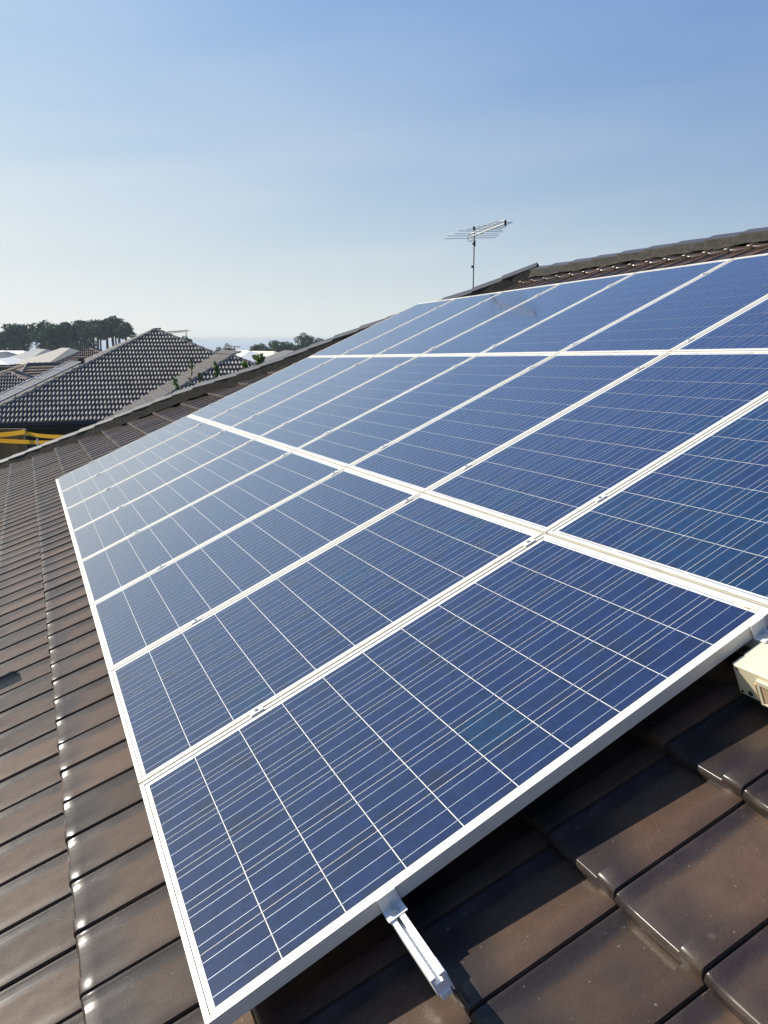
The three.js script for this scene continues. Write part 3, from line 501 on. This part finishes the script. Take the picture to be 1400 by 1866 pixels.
{
  const b = at(341, 640, 33), t = at(340, 606, 33); antenna('thin television antenna on the ridge of the neighbouring grey roof', V(b.x, b.y - 1, b.z), t.y - b.y + 1, at(342, 604, 33), at(306, 607, 34), smallEls, 1.6);
  const b2 = at(428, 640, 50), t2 = at(428, 630, 50); antenna('small distant cross-shaped antenna above the wing roof peak', V(b2.x, b2.y - 1.5, b2.z), t2.y - b2.y + 1.5, at(437, 633, 50), at(412, 634, 51), smallEls, 2.2);
}
// houses farther off
const wallPale = std(lin(0.45, 0.4, 0.34), 0.9), wallDark = std(lin(0.07, 0.065, 0.06), 0.9), capBrown = std(lin(0.11, 0.085, 0.07), 0.7), capTan = std(lin(0.26, 0.18, 0.13), 0.7);
const deckBrown = std(lin(0.09, 0.065, 0.05), 0.9);
function farHip(label, px, py, dist, run, ridge, phi, slope, mats, opt, tiles = true) {       // apex of the near hip end seen at (px, py)
  const A = at(px, py, dist), e = V(Math.cos(phi), 0, -Math.sin(phi)), w = V(-Math.sin(phi), 0, -Math.cos(phi)), T = Math.tan(slope);
  const E = V(A.x, A.y - run * T - (opt.capMat ? 0.15 : 0), A.z).addScaledVector(w, -run);
  const H = hipHouse(label, opt.name ?? 'tiled_house', opt.group, E, e, w, -run, run, 0, 2 * run + ridge, slope, mats, opt), cb = Math.cos(slope), f = w.clone().multiplyScalar(cb).add(V(0, Math.sin(slope), 0));
  if (tiles) tileField(H.roofM, H.P(-run, 0, 0), e, f, [0, Math.ceil(run / cb / 0.335) + 1], [0, Math.ceil(2 * run / 0.24) + 1], [[-1, cb, 0], [1, cb, 2 * run]], mats, { n: 0 });
  return H;
}
farHip('brown tiled house with a high hip peak between grey roof and pines', 163, 630, 52, 6.5, 4, 0.3, 0.43, brownRolls, { roofMat: deckBrown, wallMat: wallPale, capMat: capBrown });
{   // brown tiled house with a level ridge
  const A = at(50, 660, 46), B = at(103, 660, 47.5), e = B.clone().sub(A).setY(0), rl = e.length(); e.normalize(); const w = V(0, 1, 0).cross(e).normalize(), T = Math.tan(0.43), run = 4.5, E = A.clone().addScaledVector(w, -run); E.y = (A.y + B.y) / 2 - run * T - 0.1;
  const H = hipHouse('brown tiled house with a short level ridge, left of the high brown peak', 'tiled_house', null, E, e, w, -run, rl + run, 0, 2 * run, 0.43, brownRolls, { roofMat: deckBrown, wallMat: wallPale, capMat: capBrown }), cb = Math.cos(0.43);
  tileField(H.roofM, H.P(-run, 0, 0), e, w.clone().multiplyScalar(cb).add(V(0, Math.sin(0.43), 0)), [0, Math.floor(run / cb / 0.335)], [0, Math.ceil((rl + 2 * run) / 0.24)], [[-1, cb, 0], [1, cb, rl + 2 * run]], brownRolls, { n: 0 });
}
farHip('pale grey tiled house with tan hip caps at the left edge', 19, 673, 38, 5, 2, 0.35, 0.43, greyRolls, { roofMat: deckDark, wallMat: wallDark, capMat: capTan });
const greyMetal = std(lin(0.20, 0.195, 0.18), 0.6), beigeMetal = std(lin(0.26, 0.24, 0.20), 0.7), whiteRoof = std(lin(0.78, 0.75, 0.68), 0.6), creamRoof = std(lin(0.72, 0.66, 0.48), 0.7), duskRoof = std(lin(0.10, 0.095, 0.088), 0.8), slateRoof = std(lin(0.09, 0.10, 0.115), 0.7);
const FG = 'distant houses';
const rp = { capMat: null, group: FG };
farHip('distant grey roofed house just below the pines, left of the beige roof', 84, 636, 78, 2.7, 3, 0.7, 0.38, null, { ...rp, name: 'distant_house', roofMat: greyMetal, wallMat: wallPale }, false);
farHip('distant beige grey roofed house between the grey roof and the brown peak', 128, 634, 66, 2.9, 2, 0.7, 0.40, null, { ...rp, name: 'distant_house', roofMat: beigeMetal, wallMat: wallPale }, false);
farHip('distant bright white roofed house under the pines', 44, 639, 100, 2, 4, 1.2, 0.35, null, { ...rp, name: 'distant_house', roofMat: whiteRoof, wallMat: wallPale }, false);
farHip('low slate grey roofed house at the left edge', 2, 641, 95, 2.6, 3, 0.2, 0.36, null, { ...rp, name: 'distant_house', roofMat: slateRoof, wallMat: wallDark }, false);
farHip('white roofed shed at the far left edge below the pines', -6, 653, 70, 1.6, 4, 0.1, 0.3, null, { ...rp, name: 'distant_house', roofMat: whiteRoof, wallMat: wallDark }, false);
farHip('white roofed house behind the green leaves right of the neighbouring wing', 455, 639, 62, 3, 3, 0.5, 0.40, null, { ...rp, name: 'distant_house', roofMat: whiteRoof, wallMat: wallPale }, false);
farHip('cream roofed house in front of the right hand trees', 500, 640, 85, 3.6, 4, 0.9, 0.38, null, { ...rp, name: 'distant_house', roofMat: creamRoof, wallMat: wallPale }, false);
farHip('dusky brown roofed house just over the near hip, below the right hand trees', 536, 639, 46, 3.2, 3, 0.3, 0.40, null, { ...rp, name: 'distant_house', roofMat: duskRoof, wallMat: wallDark }, false);

// ------------------------------------------------------------------ fence, yellow bands and post below the neighbour's eave
{
  const D = 19.5, fp = thing('board_fence', 'olive brown board fence below the neighbouring eave at the left edge', 'fence'); const a = at(-40, 784, D), b = at(46, 784, D), L = b.distanceTo(a); fp.position.set(a.x, a.y - 1.8, a.z);
  const n = 6, ms = [std(lin(0.16, 0.12, 0.06), 0.9), std(lin(0.19, 0.14, 0.075), 0.9), std(lin(0.13, 0.105, 0.06), 0.9)];
  for (let i = 0; i < n; i++) part(fp, 'board', box(i * L / n + 0.004, (i + 1) * L / n - 0.004, 0, 1.78 - 0.01 * (i % 3), -0.02, 0.02 + 0.004 * (i % 2)), ms[i % 3]);
  part(fp, 'top_rail', box(0, L, 1.79, 1.84, -0.03, 0.04), ms[0]);
  const gp = thing('steel_post', 'slim green grey post at the end of the board fence carrying the yellow bands', 'post'), p0 = at(45, 786, D - 0.15); gp.position.set(p0.x, p0.y - 1.7, p0.z);
  part(gp, 'shaft', rod(V(0, 0, 0), V(0, 1.72, 0), 0.025, 0.025, 8), std(lin(0.12, 0.16, 0.12), 0.6)); part(gp, 'post_cap', box(-0.04, 0.04, 1.72, 1.75, -0.04, 0.04), std(lin(0.2, 0.2, 0.18), 0.6));
  const wp = thing('white_post', 'short white post in front of the lower yellow band', 'post'), p1 = at(68.5, 801, D - 0.4); wp.position.set(p1.x, p1.y - 1.4, p1.z);
  part(wp, 'shaft', rod(V(0, 0, 0), V(0, 1.4, 0), 0.018, 0.018, 10), std(lin(0.7, 0.7, 0.66), 0.6)); const cp = part(wp, 'post_cap', new THREE.SphereGeometry(0.022, 10, 6), std(lin(0.7, 0.7, 0.66), 0.6)); cp.position.y = 1.4;
  const yel = new THREE.MeshPhysicalMaterial({ color: lin(0.9, 0.5, 0.03), roughness: 0.9, transmission: 0.6, thickness: 0, side: THREE.DoubleSide });
  const band = (pts, wd, label) => { const o = thing('yellow_band', label, 'safety band', 'yellow bands strung below the neighbouring eave'), cv = new THREE.CatmullRomCurve3(pts.map(([x, y]) => at(x, y, D - 0.22))), s = cv.getPoint(0); o.position.copy(s); const rows = []; for (let i = 0; i <= 24; i++) { const q = cv.getPoint(i / 24).sub(s); rows.push([[0, wd], [0, -wd]].map(([z, y]) => V(q.x, q.y + y, q.z - z))); } part(o, 'webbing', gridGeo(rows, (p, i, j) => [i, j], 0.5), yel); };
  band([[-40, 795], [0, 792.5], [25, 790], [46, 787]], 0.055, 'upper yellow band left of the slim post');
  band([[47, 789.5], [60, 792], [85, 795], [150, 797]], 0.045, 'upper yellow band right of the slim post');
  band([[-40, 801], [0, 803], [40, 805], [70, 806.5], [150, 806]], 0.05, 'lower yellow band running behind the short white post');
}
// ------------------------------------------------------------------ plants that show over the near hip
const leafMat = (c) => new THREE.MeshPhysicalMaterial({ color: c, roughness: 0.6, transmission: 0.35, thickness: 0, side: THREE.DoubleSide });
const leafG = leafMat(lin(0.085, 0.19, 0.025)), leafY = leafMat(lin(0.14, 0.16, 0.03)), leafD = leafMat(lin(0.05, 0.10, 0.03)), stemM = std(lin(0.10, 0.08, 0.05), 0.9);
function leafGeo(len, wd, bend) { const rows = []; for (let i = 0; i <= 5; i++) { const t = i / 5, w = wd * Math.sin(Math.PI * Math.min(1, 0.08 + 0.92 * t)) + 0.002; rows.push([V(-w, len * t, -0.25 * w + bend * t * t), V(0, len * t, bend * t * t), V(w, len * t, -0.25 * w + bend * t * t)]); } return gridGeo(rows, (p, i, j) => [j / 2, i / 5], 1.2); }
function plant(label, px0, py0, px1, py1, D, nl, len, wd, mats) {          // stem from (px0, py0) up to (px1, py1)
  const o = thing('leafy_plant', label, 'plant', 'plants growing beyond the near hip'), top = at(px1, py1, D), bot = at(px0, py0, D); const base = V(bot.x, bot.y - 1.2, bot.z); o.position.copy(base);
  const cv = new THREE.CatmullRomCurve3([V(0, 0, 0), bot.clone().sub(base), bot.clone().lerp(top, 0.5).sub(base).add(V(0.04, 0, 0)), top.clone().sub(base)]);
  part(o, 'stem', new THREE.TubeGeometry(cv, 14, 0.012, 5), stemM);
  nl = Math.round(nl * 2.4); for (let i = 0; i < nl; i++) { const g = leafGeo(0.52 * len * rr(0.6, 1.2), 0.5 * wd * rr(0.8, 1.2), rr(-0.3, 0.3) * len), m = part(o, 'leaf', g, mats[i % mats.length]); m.position.copy(cv.getPoint(0.45 + 0.55 * (i + rnd()) / nl)); m.rotation.set(rr(-0.9, 0.9), rr(0, 6.28), rr(-1.3, 1.3)); }
}
plant('tall thin weed with few leaves in front of the neighbouring valley', 342, 715, 349, 655, 17, 12, 0.13, 0.035, [leafD, leafY]);
plant('drooping leafy weed low against the wing hip', 328, 735, 318, 692, 16.5, 18, 0.16, 0.04, [leafD, leafG]);
plant('upright green shoot in front of the wing hip face', 391, 705, 392, 662, 16.5, 26, 0.15, 0.045, [leafG, leafY]);
plant('small low plant beside the upright shoot', 362, 705, 362, 682, 16.5, 16, 0.13, 0.035, [leafD, leafY]);
plant('broad leafed green plant tip in front of the wing tiles', 446, 700, 446, 664, 15, 14, 0.22, 0.075, [leafG, leafG, leafY]);
plant('large bright green broad leaf clump standing over the near hip', 471, 690, 470, 652, 14.5, 18, 0.26, 0.085, [leafG, leafG, leafY]);

// ------------------------------------------------------------------ trees
const barkM = std(lin(0.07, 0.055, 0.045), 0.95), crownMats = [lin(0.036, 0.078, 0.028), lin(0.045, 0.088, 0.034), lin(0.075, 0.095, 0.05), lin(0.1, 0.115, 0.065)].map((c) => new THREE.MeshStandardMaterial({ color: c, roughness: 0.95, side: THREE.DoubleSide }));
function leafClump(out, c, rx, ry, n, size) {
  for (let i = 0; i < n; i++) {
    const a = rnd() * 6.283, z = rr(-1, 1), s = Math.sqrt(1 - z * z), r = Math.cbrt(rr(0.15, 1)) * (0.75 + 0.5 * vnoise(a * 1.6 + c.x * 3, z * 2.5 + c.y * 2, c.z)), p = V(c.x + rx * r * s * Math.cos(a), c.y + ry * r * z, c.z + rx * r * s * Math.sin(a));
    const q = V(rr(-1, 1), rr(-1, 1), rr(-1, 1)).normalize(), t = V(rr(-1, 1), rr(-1, 1), rr(-1, 1)).cross(q).normalize(), b = q.clone().cross(t), k = size * rr(0.6, 1.3);
    const P = [p.clone().addScaledVector(t, k), p.clone().addScaledVector(b, k * 0.7), p.clone().addScaledVector(t, -k), p.clone().addScaledVector(b, -k * 0.7)];
    for (const i of [0, 1, 2, 0, 2, 3]) out.push(P[i].x, P[i].y, P[i].z);
  }
}
function tree(name, label, group, px, top, D, wpx, kind, mat) {            // crown centred on px, top pixel row, width in pixels
  const T = at(px, top, D), gy = groundY(T.x, T.z), H = T.y - gy, wd = wpx / FOC * D / 2, o = thing(name, label, 'tree', group); o.position.set(T.x, gy, T.z);
  const trunk = [], out = [], pine = kind === 'pine', ch = pine ? Math.min(H * 0.55, wd * 1.7) : Math.min(H * 0.8, wd * 2), n = pine ? 17 : 15, lean = rr(-0.06, 0.06) * H;
  const fork = V(lean, pine ? H - ch * 0.62 : H - ch * 0.8, 0); if (pine) for (let q = 0; q < 2; q++) { const x = rr(-0.6, 0.6) * wd, z = rr(-0.6, 0.6) * wd; trunk.push(rod(V(x, 0, z), V(x + rr(-0.1, 0.1) * wd, H - ch * 0.45, z), 0.016 * H, 0.009 * H, 6)); } trunk.push(rod(V(0, 0, 0), fork, 0.022 * H + 0.08, 0.014 * H, 8));
  for (let i = 0; i < n; i++) {
    const a = i * 2.4 + rr(0, 0.6), r = Math.sqrt((i + 0.5) / n), dome = Math.sqrt(Math.max(0.05, 1 - r * r * 0.9)), y = H - ch + ch * (pine ? (0.3 + 0.6 * dome) * rr(0.55, 1) : rr(0.15, 0.85) * dome + 0.1), c = V(lean + wd * 0.78 * r * Math.cos(a), y, wd * 0.78 * r * Math.sin(a));
    const cr = wd * (pine ? rr(0.26, 0.4) : rr(0.3, 0.44)); c.y = Math.min(c.y, H - cr * 0.5);
    leafClump(out, c, cr * 1.1, cr * (pine ? 0.75 : 0.9), pine ? 300 : 280, cr * 0.15);
    trunk.push(rod(fork, c.clone().add(V(0, -cr * 0.3, 0)), 0.006 * H, 0.002 * H, 5));
  }
  part(o, 'trunk', merge(trunk), barkM);
  const g = new THREE.BufferGeometry(); g.setAttribute('position', new THREE.Float32BufferAttribute(out, 3)); g.computeVertexNormals(); part(o, 'crown', g, mat);
}
const PG = 'dark pines on the left skyline', RG = 'trees on the right skyline';
const pines = [[-22, 593, 168, 56], [14, 590, 175, 46], [36, 589, 182, 40], [70, 588, 176, 52], [93, 596, 160, 36], [118, 588.5, 168, 44], [143, 583, 180, 40], [168, 579.5, 172, 46], [190, 577.5, 178, 44], [209, 579.5, 174, 44], [226, 590, 170, 30]];
const pl = ['at the left picture edge', 'second from the left edge', 'third from the left, slender', 'broad crowned, above the white distant roof', 'lowest crowned, in the dip of the skyline', 'standing just right of the dip', 'left of the tallest group', 'tall, left in the tallest group', 'tallest of the row', 'tall, right of the tallest', 'at the right end of the row beside the roof hip'];
pines.forEach(([x, y, d, w], i) => tree('pine_tree', `dark umbrella crowned pine ${pl[i]}`, PG, x, y - 2.5, d, w * 1.35, 'pine', crownMats[i % 2]));
for (const [x, y, d, w, l] of [[30, 606, 190, 50, 'behind the pine trunks at the left'], [88, 604, 186, 60, 'filling the middle of the pine row'], [120, 602, 190, 60, 'filling below the dip in the pines'], [150, 606, 186, 50, 'below the tallest pines']]) tree('dense_tree', `dark dense tree ${l}`, PG, x, y, d, w, 'round', crownMats[0]);
tree('dense_tree', 'dark tree behind the neighbouring roof antenna', RG, 333, 609, 120, 32, 'round', crownMats[1]);
tree('dense_tree', 'small dark bush like tree above the wing ridge', RG, 399, 630, 150, 26, 'round', crownMats[1]);
tree('dense_tree', 'rounded grey green tree beside the cross-shaped antenna', RG, 417, 625, 160, 22, 'round', crownMats[3]);
[[463, 628, 150, 30, 1], [480, 628, 158, 32, 2], [498, 624, 165, 36, 1], [514, 621, 160, 36, 1], [532, 617, 170, 34, 1], [549, 611, 160, 40, 2], [567, 613, 168, 38, 2], [585, 614, 160, 40, 2], [606, 618, 165, 40, 2]].forEach(([x, y, d, w, m], i) => tree('dense_tree', `${m === 2 ? 'grey green' : 'dark green'} tree on the right skyline, ${['first', 'second', 'third', 'fourth', 'fifth', 'sixth', 'seventh', 'eighth', 'ninth'][i]} from the left of that clump`, RG, x, y - 2, d, w, 'round', crownMats[m]));

shade(scene);
renderer.render(scene, camera);
